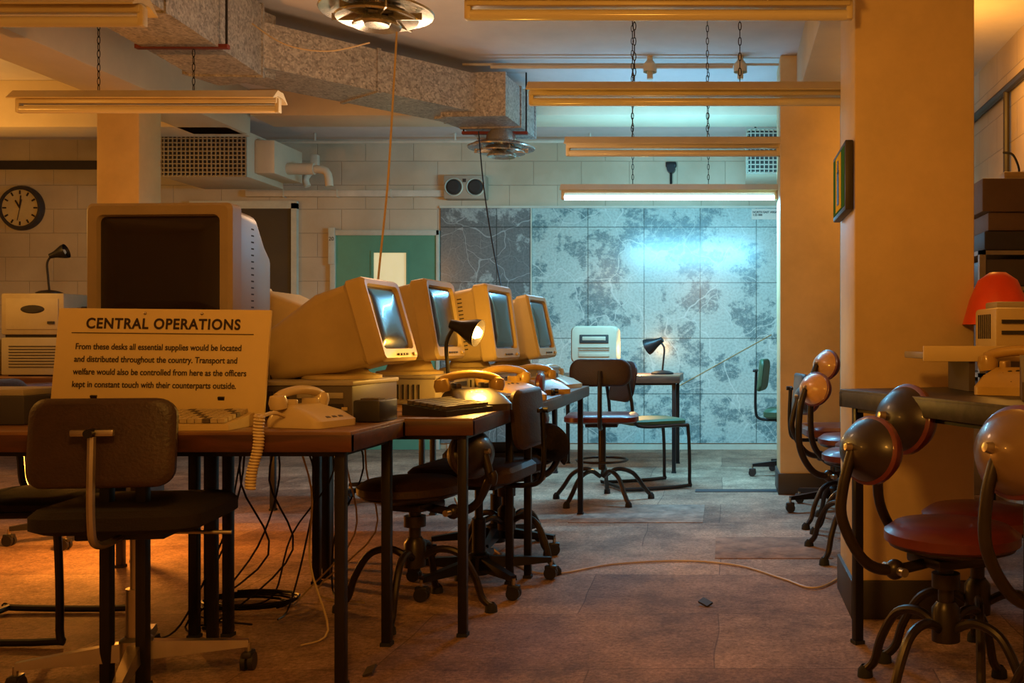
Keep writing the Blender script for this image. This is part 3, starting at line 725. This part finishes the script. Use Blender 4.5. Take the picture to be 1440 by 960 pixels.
# drafting stool in the middle
b = B(); sz = .53
seatpad(b, .46, .40, .055, sz, M_maroon, .1)
pad(b, .38, .17, .04, (0, -.22, .82), M_brown, .07, (R(-4), 0, 0), .05)
b.tube([(0, -.05, sz-.05), (0, -.22, sz-.05), (0, -.27, sz+.03), (0, -.25, .83)], .014, M_legbr, 8, 5)
b.cyl((0, 0, .2), (0, 0, sz-.03), .024, M_legbr); b.box((0, 0, sz-.045), (.2, .2, .02), M_legbr)
for k in range(5):
    a = R(15)+k*2*math.pi/5; c, s_ = math.cos(a), math.sin(a)
    b.tube([(c*r_, s_*r_, z_) for r_, z_ in ((.02, .16), (.1, .2), (.2, .17), (.27, .08), (.32, .02))], .014, M_legbr, 8, 5)
    b.lathe([(0, 0), (.022, 0), (.02, .025), (.01, .04)], M_rub, (c*.32, s_*.32, 0), n=12)
b.tube([(.16*math.cos(t*math.pi/8), .16*math.sin(t*math.pi/8), .26) for t in range(17)], .008, M_legbr)
b.finish("drafting_stool", (-.78, 6.3, 0), R(4))

def sled_chair(loc, rz, ms, mb):
    b = B()
    seatpad(b, .43, .42, .04, .46, ms, .06)
    pad(b, .42, .28, .025, (0, -.215, .74), mb, .08, (R(-10), 0, 0), .03)
    for sx in (-1, 1):
        x = sx*.21
        b.tube([(x*.95, -.24, .78), (x, -.21, .60), (x, -.19, .47), (x, -.10, .435), (x, .17, .435), (x, .21, .40), (x, .22, .06), (x, .19, .018), (x, -.22, .018), (x, -.26, .03)], .0125, M_blk, 8, 5)
    b.tube([(-.21, -.25, .02), (.21, -.25, .02)], .0125, M_blk); b.tube([(-.21, .17, .435), (.21, .17, .435)], .011, M_blk)
    return b.finish("sled_base_chair", loc, rz)
sled_chair((-.54, 6.95, 0), R(-62), M_green, M_brown)
sled_chair((-2.42, 3.5, 0), R(-90), M_seat, M_brown)

# ------------------------------------------------------------ right desk with riser
d = Vector((.305, -.81, 0)).normalized(); n = Vector((-d.y, d.x, 0))
Lr, Wr, zt = 1.0, .80, .85
c = Vector((.385, 3.36, 0))+d*(Lr/2)+n*(Wr/2)
ang = math.atan2(n.y, n.x)
table("side_desk", -Wr/2, Wr/2, -Lr/2, Lr/2, z=zt, rz=ang, loc=(c.x, c.y, 0), top=M_darktop, edge=M_darktop)
b = B(); b.box((0, 0, .115), (.56, .26, .022), M_crt2, .004); b.box((0, -.13, .12), (.56, .012, .05), M_sign, .003)
for x in (-.12, .26): b.box((x, 0, .052), (.02, .24, .104), M_keyd)
b.finish("desk_riser_shelf", (.90, 3.30, zt+.001), R(3))
b = B(); b.box((0, 0, .07), (.30, .22, .14), M_crt, .012); b.box((-.03, -.112, .095), (.2, .01, .012), M_slot); b.box((-.03, -.112, .06), (.2, .01, .012), M_slot)
b.box((.0, .03, .15), (.24, .12, .025), M_crt2, .006)
for k in range(7): b.box((-.151, -.06+k*.02, .08), (.004, .006, .08), M_slot)
b.finish("desktop_printer", (1.01, 3.31, zt+.129), R(3))
phone((.89, 3.02, zt+.001), R(-30), M_phoneo, M_phoneo, 1.1)
b = B(); b.loft([[(-.16, -.12, 0), (.16, -.12, 0), (.16, -.12, .05), (-.16, -.12, .05)], [(-.16, .12, 0), (.16, .12, 0), (.16, .12, .12), (-.16, .12, .12)]], M_keyd)
for i in range(4):
    for j in range(6): b.box((-.12+j*.048, -.08+i*.05, .068+i*.0145), (.03, .03, .012), M_crt2 if (i+j) % 3 else M_keyd, .003, (R(16), 0, 0))
b.finish("switchboard_console", (.98, 2.74, zt+.001), R(-15))
b = B(); b.lathe([(0, .17), (.03, .168), (.07, .14), (.10, .07), (.125, -.02), (.118, -.02), (.09, .07), (.0, .155)], M_orange, n=28); b.lathe([(0, -.24), (.06, -.24), (.06, -.225), (.012, -.21), (.012, .1)], M_blk, n=14)
b.finish("orange_desk_lamp", (.985, 3.60, zt+.241))
table("side_desk", .98, 1.7, 4.3, 6.2, z=.82, top=M_darktop, edge=M_darktop)
b = B(); x0, x1, y0, y1 = 1.20, 1.74, 4.7, 5.4
for z in (.84, 1.25, 1.42): b.box2(x0, x1, y0, y1, z, z+.02, M_metalgrey)
for (x, y) in ((x0, y0), (x0, y1-.03), (x1-.03, y0), (x1-.03, y1-.03)): b.box2(x, x+.03, y, y+.03, .82, 1.44, M_metalgrey)
b.finish("shelving_unit")
b = B()
b.box2(1.22, 1.5, 4.69, 4.98, 1.442, 1.53, M_cardbox, .008); b.box2(1.24, 1.49, 4.70, 4.98, 1.532, 1.62, M_cardbrn, .008); b.box2(1.21, 1.46, 4.69, 4.95, 1.622, 1.78, M_cardbrn, .008)
b.box2(1.51, 1.7, 4.69, 5.0, 1.442, 1.60, M_crt2, .008); b.box2(1.22, 1.62, 5.05, 5.36, 1.442, 1.72, M_cardbrn, .008)
b.box2(1.23, 1.66, 4.70, 5.3, 1.272, 1.4, M_keyd, .01); b.box2(1.24, 1.66, 4.70, 5.3, .862, 1.2, M_cardbrn, .01)
b.finish("archive_boxes")
b = B()
b.tube([(0, 0, .02), (.05, -.02, .04), (.02, -.03, .12), (-.02, 0, .14)], .006, M_blk, 6, 5); b.box((.03, 0, .02), (.12, .1, .04), M_crt, .006)
b.finish("cable_adapter", (1.36, 4.8, 1.781))
desk_lamp((1.02, 5.9, .821), R(180), False, .42, 0, 60)
b = B(); b.box((0, 0, .18), (.34, .3, .3), M_blkp, .015); b.box((0, -.152, .19), (.27, .01, .22), M_glass, .01); b.box((0, 0, .015), (.3, .26, .03), M_blkp); b.finish("television_set", (1.35, 6.9, 1.301), R(-40))
b = B(); b.box2(1.05, 1.75, 6.55, 7.25, 0, 1.3, M_metalgrey, .008)
for k in range(3): b.box2(1.08, 1.72, 6.54, 6.55, .06+k*.42, .44+k*.42, M_metalgrey, .003); b.box((1.4, 6.53, .3+k*.42), (.1, .02, .015), M_chrome)
b.finish("filing_cabinet")

b = B(); b.box((0, 0, 0), (.03, .40, .255), M_trimd, .004)
b.box((-.016, 0, 0), (.002, .36, .22), M_postg)
b.box((-.0175, 0, 0), (.002, .17, .21), M_posty); b.box((-.019, 0, -.02), (.002, .06, .13), M_ink, .0); b.box((-.019, 0, .06), (.002, .03, .05), M_ink)
b.finish("framed_poster", (.452, 3.83, CH+230/378))

# ------------------------------------------------------------ left background objects
b = B()
b.box2(-5.40, -4.93, 0, .50, .76, 1.04, M_crt2, .01); b.box2(-5.40, -4.93, 0, .50, 1.06, 1.37, M_metalgrey, .012); b.box2(-5.38, -4.95, .02, .48, 1.04, 1.06, M_slot)
b.box2(-5.36, -4.97, -.006, 0, 1.10, 1.33, M_crt3, .003); b.lathe([(0, .012), (.07, .01), (.09, 0)], M_slot, (-5.16, -.006, 1.25), rot=(R(90), 0, 0), sy=.35); b.box((-5.02, -.01, 1.15), (.05, .01, .02), M_slot)
for k in range(8): b.box((-5.16, -.002, .82+k*.022), (.36, .006, .006), M_slot)
b.box2(-5.38, -5.0, .05, .45, .751, .762, M_blk)
b.finish("equipment_cabinet", (0, 7.42, 0))
b = B(); b.box((0, 0, .16), (.36, .34, .32), M_keyd, .01); b.box((0, -.172, .18), (.28, .006, .2), M_slot); b.box((0, 0, .40), (.36, .32, .16), M_cardbox, .01); b.box((-.04, 0, .50), (.24, .26, .05), M_cardbox, .01); b.box((.05, -.162, .4), (.2, .006, .05), M_slot)
for x in (-.1, .1): b.lathe([(0, .015), (.014, .014), (.016, 0)], M_chrome, (x, -.16, .45), rot=(R(90), 0, 0), n=12)
b.finish("radio_receiver", (-4.745, 7.7, .751))
b = B(); b.box((0, 0, .14), (.44, .36, .28), M_crt3, .02); b.box((-.02, -.185, .15), (.34, .01, .2), M_slot, .01); b.box((0, -.19, .15), (.2, .01, .1), M_crt3); b.finish("data_terminal", (-5.8, 7.7, .751))
b = B(); b.box((0, 0, .045), (.30, .24, .09), M_cardbox, .006); b.box((0, 0, .10), (.28, .22, .02), M_crt2, .003); b.finish("card_index_box", (-2.32, 3.2, .751))
def papers(loc, n=5):
    b = B()
    for k in range(n): b.box((random.uniform(-.02, .02), random.uniform(-.02, .02), .003+k*.004), (.21, .297, .0035), M_paper, 0, (0, 0, random.uniform(-.3, .3)))
    b.finish("paper_stack", loc)
papers((-5.0, 4.85, .751)); papers((-4.6, 4.95, .751), 9); papers((-2.72, 3.1, .751), 8)
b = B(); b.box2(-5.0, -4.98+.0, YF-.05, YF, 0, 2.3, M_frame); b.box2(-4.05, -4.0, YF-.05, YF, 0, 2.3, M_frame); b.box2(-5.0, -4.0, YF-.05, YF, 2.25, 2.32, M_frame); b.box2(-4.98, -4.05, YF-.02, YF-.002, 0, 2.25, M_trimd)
b.finish("door_2")

# ------------------------------------------------------------ cables
b = B(); b.tube([P(558, 45, 333), P(552, 150, 338), P(545, 260, 342), P(533, 380, 345), P(530, 420, 345)], .0045, M_cable, 6, 6); b.finish("hanging_cable")
b = B(); b.tube([P(673, 185, 215), P(680, 260, 225), P(692, 340, 235), P(705, 405, 245)], .0045, M_blk, 6, 6); b.finish("hanging_cable")
b = B(); b.tube([P(350, 30, 262), P(400, 62, 262), P(460, 72, 262), P(520, 60, 262)], .004, M_cable, 6, 6); b.finish("hanging_cable")
def fl(px, py): s_ = (py-CY)/CH; return ((px-CX)/s_, F/s_, .006)
b = B(); b.tube([fl(640, 700), fl(665, 748), fl(730, 797), fl(780, 808), fl(860, 795), fl(960, 790), fl(1040, 797), fl(1100, 815), fl(1150, 828), fl(1200, 800)], .0045, M_cable, 6, 8); b.finish("floor_cable")
b = B()
for k in range(11):
    x = -1.62+random.uniform(-.15, .25); y = 3.5+random.uniform(-.1, .5)
    b.tube([(x, y, .73), (x+random.uniform(-.08, .08), y+.02, .5), (x+random.uniform(-.12, .12), y, .25), (x+random.uniform(-.2, .2), y-.05, .03), (x+random.uniform(-.3, .2), y-.15, .008)], .0035, M_blk if k % 4 else M_cable, 5, 5)
b.finish("computer_cables")
b = B(); pts = []
for k in range(60):
    a = k*.35; r_ = .1+.05*math.sin(k*.37); pts.append((r_*1.6*math.cos(a), r_*math.sin(a), .008+.0006*k))
b.tube(pts, .005, M_blk, 5); b.finish("coiled_cable", (-1.85, 3.75, 0))
def patch(px, py, w, d, m, rz=0):
    p = fl(px, py); b = B(); b.box((0, 0, .002), (w, d, .004), m, .001); b.finish("carpet_patch", (p[0], p[1], 0), rz)
M_p1 = mat("carpet_patch_red", (.36, .22, .15), .9, var=.6, scale=9, bump=.5, bscale=60)
M_p2 = mat("carpet_patch_grey", (.38, .28, .215), .9, var=.6, scale=9, bump=.5, bscale=60)
patch(900, 722, .75, .6, M_p2); patch(1085, 770, .55, .5, M_p1)
patch(1035, 690, .55, .12, M_cardbox)
b = B()
for px, py in ((992, 851), (520, 948)):
    p = fl(px, py); b.box((p[0], p[1], .012), (.05, .03, .008), M_trimd, 0, (R(20), R(12), px))
b.finish("floor_litter")

# ------------------------------------------------------------ lights
def light(name, kind, loc, energy, col, size=.2, rot=None, sy=None, spot=None):
    l = bpy.data.lights.new(name, kind); l.energy = energy; l.color = col
    if kind == 'AREA':
        l.size = size
        if sy: l.shape = 'RECTANGLE'; l.size_y = sy
    else: l.shadow_soft_size = size
    if spot: l.spot_size = R(spot); l.spot_blend = .7
    o = bpy.data.objects.new(name, l); o.location = loc
    if rot: o.rotation_euler = [R(a) for a in rot]
    bpy.context.collection.objects.link(o); return o
W = (1, .42, .06)
light("tube_light", 'AREA', (-.38, F/204, 1.98), 60, (.20, .64, 1.0), 1.4, (0, 0, 0), .06)
light("tube_wall_light", 'AREA', (-.38, F/204+.12, 2.05), 56, (.19, .68, .95), 1.4, (72, 0, 0), .06)
light("tube_up_light", 'AREA', (-.38, F/204+.10, 2.12), 12, (.2, .62, 1.0), 1.4, (150, 0, 0), .06)
light("ceiling_lamp_warm", 'POINT', (-.5, .9, 2.0), 78, W, .15)
light("ceiling_lamp_left", 'POINT', (-4.6, 3.2, 2.0), 46, W, .15)
light("ceiling_lamp_far_left", 'POINT', (-5.6, 6.4, 2.0), 38, (1, .48, .09), .12)
light("ceiling_lamp_right", 'POINT', (1.35, 5.6, 2.45), 20, W, .1)
light("fill_light_mid", 'POINT', (-1.6, 5.0, 1.9), 20, (1, .62, .36), .15)  # added fill point that brightens the ceiling, not a room fitting
light("floor_level_lamp", 'POINT', (-2.9, 4.75, .5), 42, (1, .34, .04), .04)
w = bpy.data.worlds.new("world"); scene.world = w; w.use_nodes = True
w.node_tree.nodes["Background"].inputs[0].default_value = (.10, .09, .10, 1); w.node_tree.nodes["Background"].inputs[1].default_value = .3

# ------------------------------------------------------------ camera
cam = bpy.data.cameras.new("camera"); cam.sensor_width = 36; cam.lens = 36*F/1440; cam.shift_x = -300/1440
co = bpy.data.objects.new("camera", cam); co.location = (0, 0, CH); co.rotation_euler = (R(90), 0, 0)
bpy.context.collection.objects.link(co); scene.camera = co
